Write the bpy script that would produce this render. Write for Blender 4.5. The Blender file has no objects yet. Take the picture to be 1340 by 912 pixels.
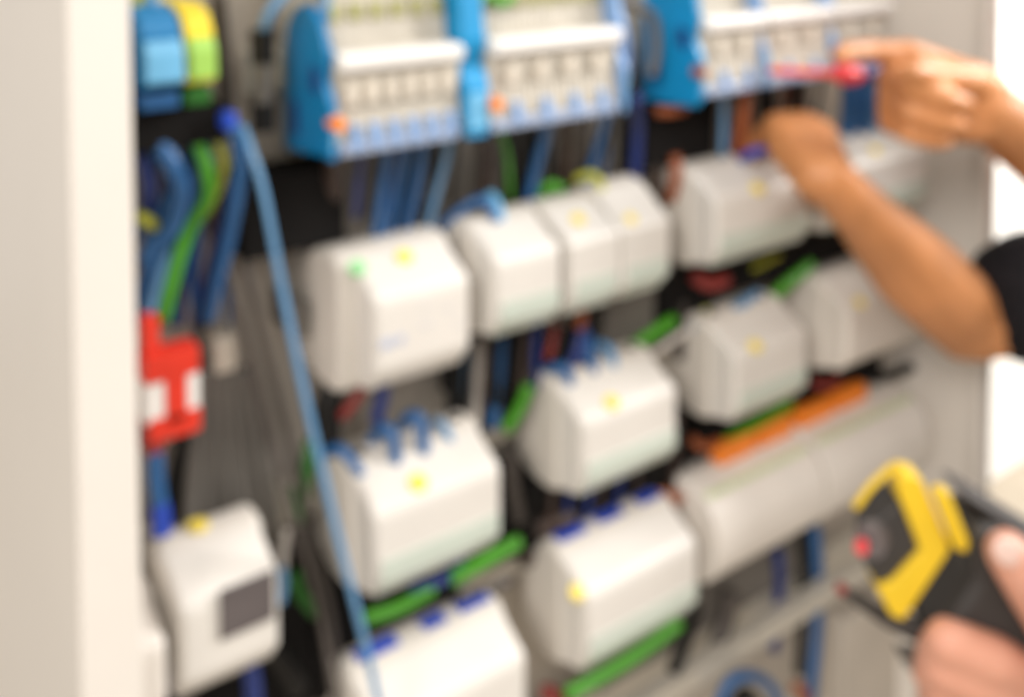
import bpy, bmesh, math, random
from mathutils import Vector, Matrix
random.seed(7)
scene = bpy.context.scene
COL = scene.collection
RAD = math.radians

# ------------------------------------------------------------------ camera
# world: X runs along the mounting plate, Z up, the viewer stands at negative Y (metres)
FPX = 1400.0                     # focal length in pixels of a 1340 px wide picture
YAW, TILT = RAD(36.7), RAD(3.0)
PPX, PPY = 670.0, -140.0 + FPX * math.tan(TILT)
FWD = Vector((math.sin(YAW) * math.cos(TILT), math.cos(YAW) * math.cos(TILT), -math.sin(TILT)))
RIGHT = Vector((math.cos(YAW), -math.sin(YAW), 0))
UP = RIGHT.cross(FWD)
CAM = Vector((-0.38724, -0.66797, 0.42228))

def ray(px, py):
    return FWD + RIGHT * ((px - PPX) / FPX) - UP * ((py - PPY) / FPX)

def at(px, py, Y):               # where the sight line meets the plane y = Y
    d = ray(px, py)
    return CAM + d * ((Y - CAM.y) / d.y)

def hit(px, py, p0, n):
    d = ray(px, py)
    return CAM + d * ((p0 - CAM).dot(n) / d.dot(n))

cd = bpy.data.cameras.new('camera')
cam = bpy.data.objects.new('camera', cd)
COL.objects.link(cam)
cam.matrix_world = Matrix((RIGHT, UP, -FWD)).transposed().to_4x4()
cam.location = CAM
cd.sensor_width = 36.0
cd.lens = 36.0 * FPX / 1340.0
cd.shift_y = (PPY - 456.0) / 1340.0
cd.clip_start, cd.clip_end = 0.01, 100.0
cd.dof.use_dof = True            # the photograph is focused far in front of the cabinet
cd.dof.focus_distance = 0.10
cd.dof.aperture_fstop = 19.5
scene.camera = cam

# ------------------------------------------------------------------ world and lamps
w = bpy.data.worlds.new('World')
scene.world = w
w.use_nodes = True
w.node_tree.nodes['Background'].inputs[0].default_value = (1.0, 0.95, 0.89, 1)
w.node_tree.nodes['Background'].inputs[1].default_value = 0.60

def area(name, loc, target, size, power, col):
    l = bpy.data.lights.new(name, 'AREA')
    l.shape = 'DISK'
    l.size = size
    l.energy = power
    l.color = col
    o = bpy.data.objects.new(name, l)
    COL.objects.link(o)
    o.location = loc
    o.rotation_euler = (Vector(target) - Vector(loc)).to_track_quat('-Z', 'Y').to_euler()
    return o
area('front_lamp', (-1.1, -2.4, 2.0), (0.25, 0, 0.05), 1.2, 20, (1.0, 0.955, 0.90))
area('side_fill', (-3.2, -2.25, 2.2), (0.3, 0, 0.05), 1.2, 100, (1.0, 0.955, 0.90))  # added fill that lifts the right wall and left panel; no known lamp
area('overhead_fill', (0.12, -0.85, 1.45), (0.35, 0, 0.1), 0.7, 5, (1.0, 0.965, 0.92))  # added to brighten the right cabinet wall; no overhead source is known
area('wall_fill', (1.9, -0.9, 1.1), (1.6, 0.55, 0.2), 0.8, 95, (1.0, 0.98, 0.96))  # added to brighten the white wall; no window is known there

scene.view_settings.view_transform = 'Standard'
scene.view_settings.look = 'None'
scene.view_settings.exposure = 0.0
scene.view_settings.gamma = 1.0
scene.cycles.use_denoising = True
scene.cycles.max_bounces = 8

# ------------------------------------------------------------------ materials
def mat(name, col, rough=0.5, vary=0.06, scale=40.0, metal=0.0, bump=0.0, coat=0.0, sss=0.0):
    m = bpy.data.materials.new(name)
    m.use_nodes = True
    nt = m.node_tree
    b = nt.nodes['Principled BSDF']
    b.inputs['Roughness'].default_value = rough
    b.inputs['Metallic'].default_value = metal
    b.inputs['Coat Weight'].default_value = coat
    b.inputs['Specular IOR Level'].default_value = 0.2 if max(col) < .02 else 0.5
    if sss:
        b.inputs['Subsurface Weight'].default_value = sss
        b.inputs['Subsurface Radius'].default_value = (0.012, 0.005, 0.003)
        b.inputs['Subsurface Scale'].default_value = 0.6
    tc = nt.nodes.new('ShaderNodeTexCoord')
    nz = nt.nodes.new('ShaderNodeTexNoise')
    nz.inputs['Scale'].default_value = scale
    nz.inputs['Detail'].default_value = 4
    nt.links.new(tc.outputs['Object'], nz.inputs['Vector'])
    rp = nt.nodes.new('ShaderNodeValToRGB')
    rp.color_ramp.elements[0].position = 0.3
    rp.color_ramp.elements[1].position = 0.7
    rp.color_ramp.elements[0].color = tuple(c * (1 - vary) for c in col) + (1,)
    rp.color_ramp.elements[1].color = tuple(min(1, c * (1 + vary)) for c in col) + (1,)
    nt.links.new(nz.outputs['Fac'], rp.inputs['Fac'])
    nt.links.new(rp.outputs['Color'], b.inputs['Base Color'])
    if bump:
        bp = nt.nodes.new('ShaderNodeBump')
        bp.inputs['Strength'].default_value = bump
        bp.inputs['Distance'].default_value = 0.001
        n2 = nt.nodes.new('ShaderNodeTexNoise')
        n2.inputs['Scale'].default_value = scale * 8
        nt.links.new(tc.outputs['Object'], n2.inputs['Vector'])
        nt.links.new(n2.outputs['Fac'], bp.inputs['Height'])
        nt.links.new(bp.outputs['Normal'], b.inputs['Normal'])
    return m

M = dict(
    cabinet=mat('cream_powder_coat', (0.73, 0.68, 0.62), 0.45, 0.02, 6, bump=0.15),
    plate=mat('grey_beige_plate', (0.47, 0.42, 0.36), 0.5, 0.10, 8),
    wall=mat('white_wall', (0.85, 0.83, 0.79), 0.8, 0.02, 3),
    floor=mat('beige_floor', (0.42, 0.36, 0.28), 0.6, 0.1, 5),
    dev=mat('cream_plastic', (0.66, 0.625, 0.575), 0.38, 0.02, 25),
    devshade=mat('shaded_cream_plastic', (0.62, 0.575, 0.515), 0.42, 0.03, 25),  # darker copy of the cream plastic, puts end-face shade into the colour
    devgrey=mat('greyish_plastic', (0.71, 0.66, 0.60), 0.42, 0.03, 25),
    label=mat('pale_green_label', (0.50, 0.55, 0.48), 0.25, 0.04, 30),
    label_green=mat('yellow_green_label', (0.55, 0.60, 0.38), 0.4, 0.2, 200),
    yellow=mat('yellow_button', (0.85, 0.66, 0.10), 0.4, 0.05),
    green_st=mat('green_sticker', (0.28, 0.62, 0.28), 0.4, 0.05),
    ink=mat('blue_grey_print', (0.42, 0.46, 0.58), 0.5, 0.05),
    blue=mat('terminal_blue', (0.002, 0.16, 0.37), 0.4, 0.1, 30),
    blue_hi=mat('bright_terminal_blue', (0.004, 0.25, 0.52), 0.4, 0.08, 30),
    blue_lt=mat('light_blue_plastic', (0.15, 0.43, 0.67), 0.4, 0.08, 60),
    blue_sky=mat('clear_blue_cover', (0.22, 0.37, 0.64), 0.3, 0.1, 50),
    term=mat('grey_cream_terminal', (0.50, 0.46, 0.39), 0.5, 0.08, 60),
    white=mat('white_plastic', (0.84, 0.81, 0.77), 0.25, 0.03, 30),
    tag=mat('cream_marker', (0.64, 0.58, 0.49), 0.45, 0.05, 60),
    pale_strip=mat('pale_blue_grey_strip', (0.36, 0.43, 0.58), 0.3, 0.08, 60),
    olive=mat('olive_marker', (0.34, 0.33, 0.13), 0.5, 0.1, 60),
    wblue=mat('blue_wire', (0.016, 0.10, 0.27), 0.4, 0.15, 20),
    wsky=mat('sky_blue_cable', (0.11, 0.26, 0.45), 0.4, 0.1, 20),
    wnavy=mat('navy_wire', (0.012, 0.03, 0.16), 0.4, 0.15, 20),
    wcobalt=mat('cobalt_wire', (0.012, 0.055, 0.42), 0.4, 0.15, 20),
    wgreen=mat('green_wire', (0.055, 0.28, 0.008), 0.4, 0.15, 20),
    wdgreen=mat('dark_green_wire', (0.015, 0.12, 0.01), 0.4, 0.15, 20),
    wyellow=mat('yellow_green_wire', (0.42, 0.42, 0.03), 0.4, 0.15, 20),
    wblack=mat('black_wire', (0.012, 0.011, 0.010), 0.45, 0.2, 20),
    wbrown=mat('brown_wire', (0.055, 0.034, 0.026), 0.45, 0.2, 20),
    wrust=mat('rust_orange_wire', (0.30, 0.075, 0.02), 0.45, 0.15, 20),
    wred=mat('dull_red_wire', (0.26, 0.03, 0.025), 0.45, 0.15, 20),
    wgrey=mat('grey_cable', (0.14, 0.128, 0.112), 0.5, 0.15, 20),
    wtaupe=mat('taupe_cable', (0.075, 0.062, 0.054), 0.5, 0.1, 20),
    wcream=mat('cream_cable', (0.58, 0.53, 0.48), 0.5, 0.08, 20),
    duct=mat('black_recess_shade', (0.006, 0.005, 0.0045), 0.9, 0.2, 20),  # near-black colour stands for shade in gaps between rows and in openings
    ductgrey=mat('grey_duct', (0.12, 0.108, 0.095), 0.5, 0.15, 20),
    orange=mat('orange_plastic', (0.90, 0.24, 0.02), 0.4, 0.1, 40),
    red=mat('red_plastic', (0.72, 0.035, 0.015), 0.35, 0.08, 30),
    window=mat('dark_grey_window', (0.10, 0.085, 0.085), 0.2, 0.1, 30),
    rail=mat('rail_metal', (0.56, 0.52, 0.45), 0.4, 0.06, 30, metal=0.2),
    steel=mat('steel', (0.45, 0.44, 0.43), 0.3, 0.05, 40, metal=0.9),
    skin=mat('tanned_skin', (0.53, 0.225, 0.085), 0.45, 0.22, 14, bump=0.3, sss=0.12),
    skin2=mat('pink_skin', (0.70, 0.34, 0.235), 0.5, 0.16, 16, bump=0.3, sss=0.12),
    nail=mat('fingernail', (0.82, 0.58, 0.50), 0.3, 0.04),
    hair=mat('dark_hair', (0.03, 0.02, 0.015), 0.6, 0.3, 90),
    shirt=mat('black_cloth', (0.009, 0.008, 0.010), 0.85, 0.3, 60, bump=0.5),
    jeans=mat('dark_trousers', (0.02, 0.025, 0.04), 0.85, 0.3, 60, bump=0.5),
    rubber=mat('dark_rubber', (0.040, 0.035, 0.032), 0.55, 0.15, 40, bump=0.3),
    myellow=mat('meter_yellow', (0.80, 0.53, 0.02), 0.4, 0.05, 30),
    lens=mat('lens_grey', (0.14, 0.12, 0.12), 0.2, 0.1, 30),
    reddot=mat('red_indicator', (0.80, 0.07, 0.08), 0.3, 0.05),
)

# ------------------------------------------------------------------ mesh helpers
def new_obj(name, bm, m, parent=None, loc=None, smooth=False):
    """link a bmesh built in world coordinates as one object whose origin is its thing's base"""
    org = parent_origin(parent) if parent else Vector(loc or (0, 0, 0))
    if not parent and loc is None and bm.verts:
        xs = [v.co for v in bm.verts]
        org = Vector((sum(v.x for v in xs) / len(xs), sum(v.y for v in xs) / len(xs), min(v.z for v in xs)))
    bmesh.ops.translate(bm, verts=bm.verts, vec=-org)
    bmesh.ops.recalc_face_normals(bm, faces=bm.faces)
    if smooth:
        for f in bm.faces:
            f.smooth = True
    me = bpy.data.meshes.new(name)
    bm.to_mesh(me)
    bm.free()
    me.materials.append(m)
    o = bpy.data.objects.new(name, me)
    COL.objects.link(o)
    if parent:
        o.parent = parent
    else:
        o.location = org
    return o

def parent_origin(p):
    v = Vector((0, 0, 0))
    while p:
        v += p.location
        p = p.parent
    return v

def tag(o, label, cat, group=None, kind=None):
    o['label'] = label
    if cat:
        o['category'] = cat
    if group:
        o['group'] = group
    if kind:
        o['kind'] = kind
    return o

def thing(name, label, cat, loc, group=None):
    o = bpy.data.objects.new(name, None)
    o.empty_display_size = 0.01
    COL.objects.link(o)
    o.location = loc
    return tag(o, label, cat, group)

def bx(bm, x0, x1, y0, y1, z0, z1, bev=0.0, seg=2):
    r = bmesh.ops.create_cube(bm, size=1.0)
    vs = r['verts']
    for v in vs:
        v.co = Vector((x0 + (v.co.x + .5) * (x1 - x0), y0 + (v.co.y + .5) * (y1 - y0), z0 + (v.co.z + .5) * (z1 - z0)))
    if bev:
        es = list({e for v in vs for e in v.link_edges})
        bmesh.ops.bevel(bm, geom=es, offset=bev, segments=seg, affect='EDGES', profile=0.5)
    return bm

def B(*a, **k):
    return bx(bmesh.new(), *a, **k)

def prism(bm, prof, x0, x1, bev=0.0, seg=3):
    """profile of (y, z) points pushed along X"""
    a = [bm.verts.new((x0, y, z)) for y, z in prof]
    b = [bm.verts.new((x1, y, z)) for y, z in prof]
    n = len(prof)
    fs = [bm.faces.new(a), bm.faces.new(b[::-1])]
    for i in range(n):
        fs.append(bm.faces.new((a[i], a[(i + 1) % n], b[(i + 1) % n], b[i])))
    bmesh.ops.recalc_face_normals(bm, faces=fs)
    if bev:
        es = list({e for f in fs for e in f.edges})
        bmesh.ops.bevel(bm, geom=es, offset=bev, segments=seg, affect='EDGES', profile=0.5)
    return bm

def hullpoly(bm, pts, ext, bev=0.0):
    """outline of 3-D points pushed along the vector ext"""
    a = [bm.verts.new(p) for p in pts]
    b = [bm.verts.new(Vector(p) + ext) for p in pts]
    n = len(pts)
    fs = [bm.faces.new(a), bm.faces.new(b[::-1])]
    for i in range(n):
        fs.append(bm.faces.new((a[i], a[(i + 1) % n], b[(i + 1) % n], b[i])))
    bmesh.ops.recalc_face_normals(bm, faces=fs)
    if bev:
        es = list({e for f in fs for e in f.edges})
        bmesh.ops.bevel(bm, geom=es, offset=bev, segments=3, affect='EDGES', profile=0.5)
    return bm

def disc(bm, c, n, r, h, seg=20):
    n = Vector(n).normalized()
    mtx = Matrix.Translation(Vector(c) + n * (h * .5)) @ n.to_track_quat('Z', 'Y').to_matrix().to_4x4()
    bmesh.ops.create_cone(bm, cap_ends=True, segments=seg, radius1=r, radius2=r * .92, depth=h, matrix=mtx)
    return bm

def spline(pts, n=8):
    P = [Vector(p) for p in pts]
    if len(P) < 3:
        return [P[0].lerp(P[-1], t / n) for t in range(n + 1)]
    P = [P[0] * 2 - P[1]] + P + [P[-1] * 2 - P[-2]]
    out = []
    for i in range(1, len(P) - 2):
        a, b, c, d = P[i - 1:i + 3]
        for k in range(n):
            t = k / n
            out.append(.5 * ((2 * b) + (c - a) * t + (2 * a - 5 * b + 4 * c - d) * t * t + (3 * b - a - 3 * c + d) * t ** 3))
    out.append(P[-2])
    return out

def tube(bm, pts, r, sides=10, smooth=True, n=8):
    pts = spline(pts, n) if smooth else [Vector(p) for p in pts]
    t0 = (pts[1] - pts[0]).normalized()
    u = t0.orthogonal().normalized()
    rings = []
    for i, p in enumerate(pts):
        t = (pts[min(i + 1, len(pts) - 1)] - pts[max(i - 1, 0)]).normalized()
        u = (u - t * u.dot(t)).normalized()
        v = t.cross(u)
        rr = r(i / (len(pts) - 1)) if callable(r) else r
        rings.append([bm.verts.new(p + (u * math.cos(2 * math.pi * k / sides) + v * math.sin(2 * math.pi * k / sides)) * rr) for k in range(sides)])
    for a, b in zip(rings, rings[1:]):
        for k in range(sides):
            bm.faces.new((a[k], a[(k + 1) % sides], b[(k + 1) % sides], b[k]))
    bm.faces.new(rings[0][::-1])
    bm.faces.new(rings[-1])
    return bm

def wire(label, m, r, path, group=None, name='wire', cat='wire'):
    bm = tube(bmesh.new(), [at(*p) for p in path], r)
    return tag(new_obj(name, bm, M[m], smooth=True), label, cat, group)

# ------------------------------------------------------------------ the setting
tag(new_obj('floor', B(-3, 5, -3, 2.9, -0.92, -0.88), M['floor']), 'beige floor of the room', None, kind='structure')
tag(new_obj('wall', B(0.78, 5, 0.55, 0.65, -0.88, 2.2), M['wall']), 'bright white wall behind the cabinet', None, kind='structure')

# cabinet ---------------------------------------------------------------
cab = thing('electrical_cabinet', 'open cream metal switchboard cabinet holding all the rails and devices', 'cabinet', (0.22, 0.1, -0.70))
new_obj('back_plate', B(-0.215, 0.663, 0.045, 0.052, -0.66, 0.66), M['plate'], cab)
sp = bmesh.new()
bx(sp, -0.243, -0.2385, -0.086, 0.20, -0.70, 0.70)
new_obj('side_panel', sp, M['cabinet'], cab)
new_obj('side_panel', B(0.6585, 0.664, -0.086, 0.20, -0.70, 0.70), M['cabinet'], cab)
new_obj('front_frame', B(-0.244, -0.211, -0.092, -0.0865, -0.70, 0.70, 0.0018), M['cabinet'], cab)
new_obj('inner_lining', B(-0.2155, -0.2115, -0.0862, 0.044, -0.66, 0.66), M['cabinet'], cab)
new_obj('front_frame', B(0.6445, 0.668, -0.092, -0.0865, -0.70, 0.70, 0.0018), M['cabinet'], cab)
new_obj('bottom_panel', B(-0.2384, 0.658, -0.086, 0.20, -0.70, -0.692), M['cabinet'], cab)
new_obj('top_panel', B(-0.2384, 0.658, -0.086, 0.20, 0.692, 0.70), M['cabinet'], cab)
new_obj('rear_panel', B(-0.2384, 0.658, 0.195, 0.20, -0.69, 0.69), M['cabinet'], cab)
for z, rx in ((0.300, -0.100), (0.138, -0.045), (-0.012, -0.19), (-0.130, -0.045), (-0.300, 0.10)):
    r_ = bmesh.new()
    prism(r_, [(0.030, z - .0175), (0.030, z - .0125), (0.0235, z - .0125), (0.0235, z + .0125), (0.030, z + .0125), (0.030, z + .0175),
               (0.0285, z + .0175), (0.0285, z + .014), (0.022, z + .014), (0.022, z - .014), (0.0285, z - .014), (0.0285, z - .0175)], rx, 0.64)
    new_obj('mounting_rail', r_, M['rail'], cab)
lip = bmesh.new()
bx(lip, 0.20, 0.63, -0.012, 0.004, -0.307, -0.288, 0.001)
new_obj('support_profile', lip, M['rail'], cab)

# near-black duct-shaped blocks stand for the shade between rows; grey ones are ducts ------------------------------
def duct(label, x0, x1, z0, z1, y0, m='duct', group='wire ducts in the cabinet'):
    t = thing('duct_gap_block', label, 'wire duct', ((x0 + x1) / 2, 0.044, z0), group)
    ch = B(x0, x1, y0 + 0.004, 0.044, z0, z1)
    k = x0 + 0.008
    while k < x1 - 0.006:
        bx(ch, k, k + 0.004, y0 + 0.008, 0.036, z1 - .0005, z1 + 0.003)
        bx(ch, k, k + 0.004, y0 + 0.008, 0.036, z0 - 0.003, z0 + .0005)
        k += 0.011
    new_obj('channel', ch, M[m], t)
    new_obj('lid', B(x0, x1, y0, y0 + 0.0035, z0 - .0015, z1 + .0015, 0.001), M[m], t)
duct('short black gap-shade block beside the blue end terminal on the left', -0.112, -0.036, 0.178, 0.230, 0.000)
duct('black gap-shade block right under the bright blue end terminal', 0.246, 0.330, 0.186, 0.240, -0.010)
duct('black gap-shade block under the upper row of white devices, in the middle', 0.062, 0.150, 0.030, 0.086, 0.005)
duct('black gap-shade block under the upper row, right of the grey duct piece', 0.272, 0.342, 0.030, 0.092, -0.004)
duct('black gap-shade block under the upper row, behind the raised forearm', 0.345, 0.560, 0.050, 0.092, -0.005)
duct('black gap-shade block under the second white device of the middle row', 0.075, 0.300, -0.106, -0.054, -0.006)
duct('black gap-shade block above the orange marked devices', 0.305, 0.600, -0.092, -0.066, -0.006)
duct('black gap-shade block low on the left beneath the windowed relay', -0.195, -0.066, -0.165, -0.068, -0.002)
duct('black gap-shade block below the leftmost device of the middle row', -0.064, 0.06, -0.150, -0.064, 0.0)
duct('grey wire duct piece between upper and middle device rows', 0.208, 0.266, 0.022, 0.074, -0.002, 'ductgrey')
duct('dark grey wire duct across the bottom of the cabinet', 0.215, 0.52, -0.278, -0.215, 0.012, 'ductgrey')

# ------------------------------------------------------------------ white modular devices
def device(x0, x1, zc, label, group, s=1.0, back=0.021, top=0.0, mt='dev', button=None, dots=(), window=True, strip=None, holes=0, name='circuit_breaker', cat='breaker', inset=.0012, rnd_=.0044, ext=0.0):
    t = thing(name, label, cat, ((x0 + x1) / 2, back, zc - .045 * s), group)
    P = lambda pts: [(y, zc + z * s) for y, z in pts]
    base = bmesh.new()
    prism(base, P([(back, -.036), (back, .034), (-.012, .0455 + top), (-.026, .0445 + top), (-.034, .038 + top), (-.034, -.0420), (-.020, -.0465), (.0, -.045)]), x0 - .0008 - ext, x1 + .0008, .0048)
    base = new_obj('base', base, M['devshade' if mt == 'dev' else mt], t)
    nose = bmesh.new()
    if strip and strip[0] == 'orange':
        prism(nose, P([(-.024, .0435), (-.036, .0415), (-.047, .0355), (-.055, .0265), (-.0605, .0140), (-.0620, .0), (-.0605, -.0150), (-.0550, -.0275), (-.046, -.0365), (-.036, -.0415), (-.024, -.0425)]), x0 + .0012, x1 - .0012, .0015)
    else:
        prism(nose, P([(-.024, .0425 + top), (-.030, .0415 + top), (-.0588, .0250), (-.0615, .0205), (-.0615, -.024), (-.050, -.0385), (-.024, -.0425)]), x0 + inset, x1 - inset, rnd_)
    nose = new_obj('front_cover', nose, M[mt], t)
    if window:
        lw = bmesh.new()
        prism(lw, P([(-.0600, -.0095), (-.0628, -.0095), (-.0628, -.0245), (-.0515, -.0390), (-.0490, -.0375)]), x0 + .006, x1 - .004, .0004, 1)
        new_obj('label_window', lw, M['label'], nose)
    a_, b_ = Vector((0, -.030, zc + (.0415 + top) * s)), Vector((0, -.0588, zc + .0250 * s))
    if strip and strip[0] == 'orange':
        a_, b_ = Vector((0, -.036, zc + .0415 * s)), Vector((0, -.047, zc + .0355 * s))
    n = Vector((1, 0, 0)).cross(b_ - a_).normalized()
    if n.z < 0:
        n = -n
    for (px, py, m_, r_) in dots:
        c = hit(px, py, a_, n)
        d_ = bmesh.new()
        disc(d_, c - n * .0008, n, r_, .0028)
        nm = 'test_button' if m_ == 'yellow' else 'sticker'
        new_obj(nm, d_, M[m_], nose)
    if strip and strip[0] == 'orange':
        gs = bmesh.new()
        u_ = (b_ - a_).normalized()
        q0, q1 = a_ + u_ * .003 + n * .0002, a_ + u_ * .0095 + n * .0002
        hullpoly(gs, [Vector((x0 + .006, q0.y, q0.z)), Vector((x1 - .006, q0.y, q0.z)), Vector((x1 - .006, q1.y, q1.z)), Vector((x0 + .006, q1.y, q1.z))], n * .0006)
        new_obj('label_strip', gs, M['label_green'], nose)
    if holes:
        for k in range(holes):
            hb = bmesh.new()
            hx = x0 + (x1 - x0) * (k + .5) / holes
            disc(hb, (hx, -.0185, zc + .0450 * s + top), (0, -.07, 1), .0040, .0008, 14)
            new_obj('terminal_opening', hb, M['duct'], base)  # flat black disc carries the shade of the opening in its colour
    if strip:
        m_, segs, ht = strip
        for a, b in segs:
            sb = bmesh.new()
            prism(sb, P([(-.008, .042), (-.010, .0455 + ht), (-.0225, .0452 + ht), (-.0225, .042)]), x0 + (x1 - x0) * a, x0 + (x1 - x0) * b, .001)
            new_obj('terminal_marker', sb, M[m_], base)
    return t, nose

U = 'white devices on the upper rail'
Mi = 'white devices on the middle rail'
L = 'long devices on the lower rail'
_, d = device(-0.049, 0.030, 0.130, 'large white device with a green and a yellow spot, blue print on its front', U, s=1.06, back=0.044, ext=.010,
       dots=((468, 351, 'green_st', .0062), (529, 337, 'yellow', .0062)), window=False)
pm = bmesh.new()
for (a, b, z0, z1) in ((-.043, -.034, .121, .127), (-.031, -.0255, .1215, .127)):
    bx(pm, a, b, -.0622, -.0612, z0, z1)
new_obj('printed_mark', pm, M['ink'], d)

pm = bmesh.new()
for (a, b, z0, z1) in ((-.012, -.004, .128, .131), (.008, .013, .134, .137), (.016, .021, .122, .125), (-.014, -.002, .141, .1425)):
    bx(pm, a, b, -.0620, -.0612, z0, z1)
new_obj('printed_text', pm, mat('pale_print', (0.58, 0.56, 0.56), 0.5), d)
device(0.049, 0.113, 0.138, 'narrow white device with no yellow button, between two wider ones', U, s=.94, window=True)
device(0.119, 0.1700, 0.138, 'white device with pale yellow button, left one of the tight pair', U, s=.94, inset=.0001, rnd_=.0012, dots=((756, 288, 'yellow', .0055),))
device(0.1718, 0.224, 0.138, 'white device with raised top, right one of the tight pair', U, s=.94, inset=.0001, rnd_=.0012, top=0.006, dots=((825, 287, 'yellow', .0048),))
device(0.278, 0.404, 0.142, 'wide white device under the black gap-shade block, left of the forearm', U, s=.96, dots=((991, 247, 'yellow', .0060),))
device(0.432, 0.590, 0.142, 'white device half hidden behind the wrist, far right on the upper rail', U, s=.96, dots=((1145, 198, 'yellow', .0055),))
device(-0.050, 0.057, -0.014, 'white device with bright yellow button and looping blue wires on top', Mi, dots=((547, 632, 'yellow', .0068),), holes=4)
device(0.131, 0.236, -0.006, 'white device with three blue wires plugged in from straight above', Mi, dots=((800, 527, 'yellow', .0064),), holes=4)
device(0.304, 0.404, 0.000, 'white device with one thick blue wire on top, below the wide device', Mi, dots=((988, 453, 'yellow', .0062),), holes=3)
device(0.462, 0.590, 0.002, 'shaded white device tucked under the forearm', Mi, mt='devgrey', dots=((1125, 396, 'yellow', .0055),), window=False)
device(-0.050, 0.080, -0.166, 'long cream device cut by the bottom edge, blue markers along its top', L, s=1.06, strip=('wcobalt', ((.08, .34), (.50, .66), (.74, .96)), .0004))
device(0.135, 0.262, -0.147, 'long cream device with blue markers and a yellow sticker near its left end', L, s=1.06, dots=((755, 775, 'yellow', .0062),), strip=('wcobalt', ((.06, .30), (.40, .62), (.76, .96)), .0004))
device(0.285, 0.434, -0.142, 'long greyish device with an orange strip, left of its twin', L, mt='devgrey', s=.98, window=False, strip=('orange', ((.31, .63), (.67, .99)), .0165))
device(0.437, 0.605, -0.142, 'long greyish device with an orange strip, far right behind the yellow meter', L, mt='devgrey', s=.98, window=False, strip=('orange', ((.05, .35), (.39, .68)), .0145))

# bottom-left relay with dark window
_, rl = device(-0.181, -0.115, -0.025, 'cream relay with dark square window at lower left', 'relays at lower left', s=1.0, back=0.0, window=False, name='relay', cat='relay')
wn = bmesh.new()
bx(wn, -0.156, -0.121, -0.0640, -0.0612, -0.0285, 0.0025, 0.0012)
new_obj('display_window', wn, M['window'], rl)
tb = bmesh.new()
disc(tb, hit(259, 688, Vector((0, 0, .0205)), Vector((0, 0, 1))) - Vector((0, 0, .0006)), (0, 0, 1), .0068, .0026)
new_obj('test_button', tb, M['yellow'], rl)
device(-0.2085, -0.186, -0.034, 'cream relay stub at the cabinet frame, left of the windowed relay', 'relays at lower left', s=0.80, back=0.004, window=False, mt='devgrey', name='relay', cat='relay')

# ------------------------------------------------------------------ top row terminal strips
def terminal_strip(x0, x1, label, tags=6, olive=True):
    t = thing('terminal_strip', label, 'terminal strip', ((x0 + x1) / 2, 0.02, 0.25), 'terminal strips on the top rail')
    b = bmesh.new()
    ns = max(3, round((x1 - x0) / .0062))
    for k in range(ns):
        sx = x0 + (x1 - x0) * k / ns
        dz = .0006 * (k % 2)
        prism(b, [(0.021, .268), (0.021, .392), (-.020, .392), (-.034, .372), (-.036, .352), (-.040, .346), (-.042, .322), (-.057, .314), (-.060 + dz, .306), (-.057 + dz, .285), (-.060 + dz, .262), (-.040, .256)], sx, sx + (x1 - x0) / ns - .0004, .0005, 1)
    new_obj('housing', b, M['term'], t)
    r_ = bmesh.new()
    prism(r_, [(-.050, .3085), (-.066, .3085), (-.0675, .3165), (-.062, .3192), (-.050, .3192)], x0 + .001, x1 - .001, .0012)
    new_obj('marker_rail', r_, M['white'], t)
    for k in range(tags):
        c = x0 + (x1 - x0) * (k + .75) / (tags + .5)
        g = B(c - .0042, c + .0042, -.0625, -.056, .286, .301, .001)
        new_obj('marker_tag', g, M['tag'], t)
    n = max(2, int((x1 - x0) / .014))
    for k in range(n):
        c = x0 + (x1 - x0) * (k + .5) / n
        g = B(c - .0040, c + .0040, -.0435, -.0335, .338, .350, .001)
        new_obj('screw_cover', g, M['olive' if olive else 'tag'], t)
    u = bmesh.new()
    prism(u, [(-.036, .2535), (-.0615, .2535), (-.0625, .2600), (-.058, .2615), (-.036, .258)], x0 + .002, x1 - .002, .001)
    u = new_obj('insulation_strip', u, M['pale_strip'], t)
    for k in range(tags):
        c = x0 + (x1 - x0) * (k + .9) / (tags + .5)
        fe = bmesh.new()
        prism(fe, [(-.0580, .2595), (-.0640, .2575), (-.0620, .2720), (-.0575, .2730)], c - .0032, c + .0032, .0008, 1)
        new_obj('ferrule', fe, M['blue_sky'], u)
    return t
terminal_strip(-0.073, 0.0215, 'long cream terminal strip with six tags, between blue end and blue divider', 6)
terminal_strip(0.046, 0.168, 'long cream terminal strip right of the blue divider', 4)
terminal_strip(0.2625, 0.3355, 'short cream terminal strip right of the second blue end terminal', 2, False)
terminal_strip(0.3395, 0.431, 'cream terminal strip ending at the pointing fingers', 2, False)
terminal_strip(0.436, 0.520, 'terminal strip behind the hand with the screwdriver', 2, False)

def end_terminal(x0, x1, label, m='blue', edge='blue_lt', zb=.240, zt=.372, back=0.02, group='blue terminals on the top rail', slot=True, drop=-.010):
    t = thing('end_terminal', label, 'terminal', ((x0 + x1) / 2, back, zb), group)
    b = bmesh.new()
    prism(b, [(back, zb - drop), (back, zt - .034), (back - .006, zt - .016), (back - .018, zt - .004), (-.028, zt), (-.040, zt - .003), (-.050, zt - .012), (-.060, .320), (-.055, .302), (-.064, .288), (-.063, .252), (-.058, zb)], x0, x1, .0012)
    new_obj('housing', b, M[m], t)
    e = bmesh.new()
    bx(e, x0 + .002, x1 - .002, -.0655, -.062, .258, .284, .001)
    new_obj('wire_clamp', e, M[edge], t)
    if slot:
        s_ = bmesh.new()
        prism(s_, [(-.020, .262), (-.012, .262), (-.010, .282), (-.018, .284)], x0 - .0006, x0 + .0006)
        prism(s_, [(-.050, .292), (-.038, .296), (-.040, .312), (-.050, .308)], x0 - .0006, x0 + .0006)
        new_obj('slot', s_, M['wnavy'], t)
    return t
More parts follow.
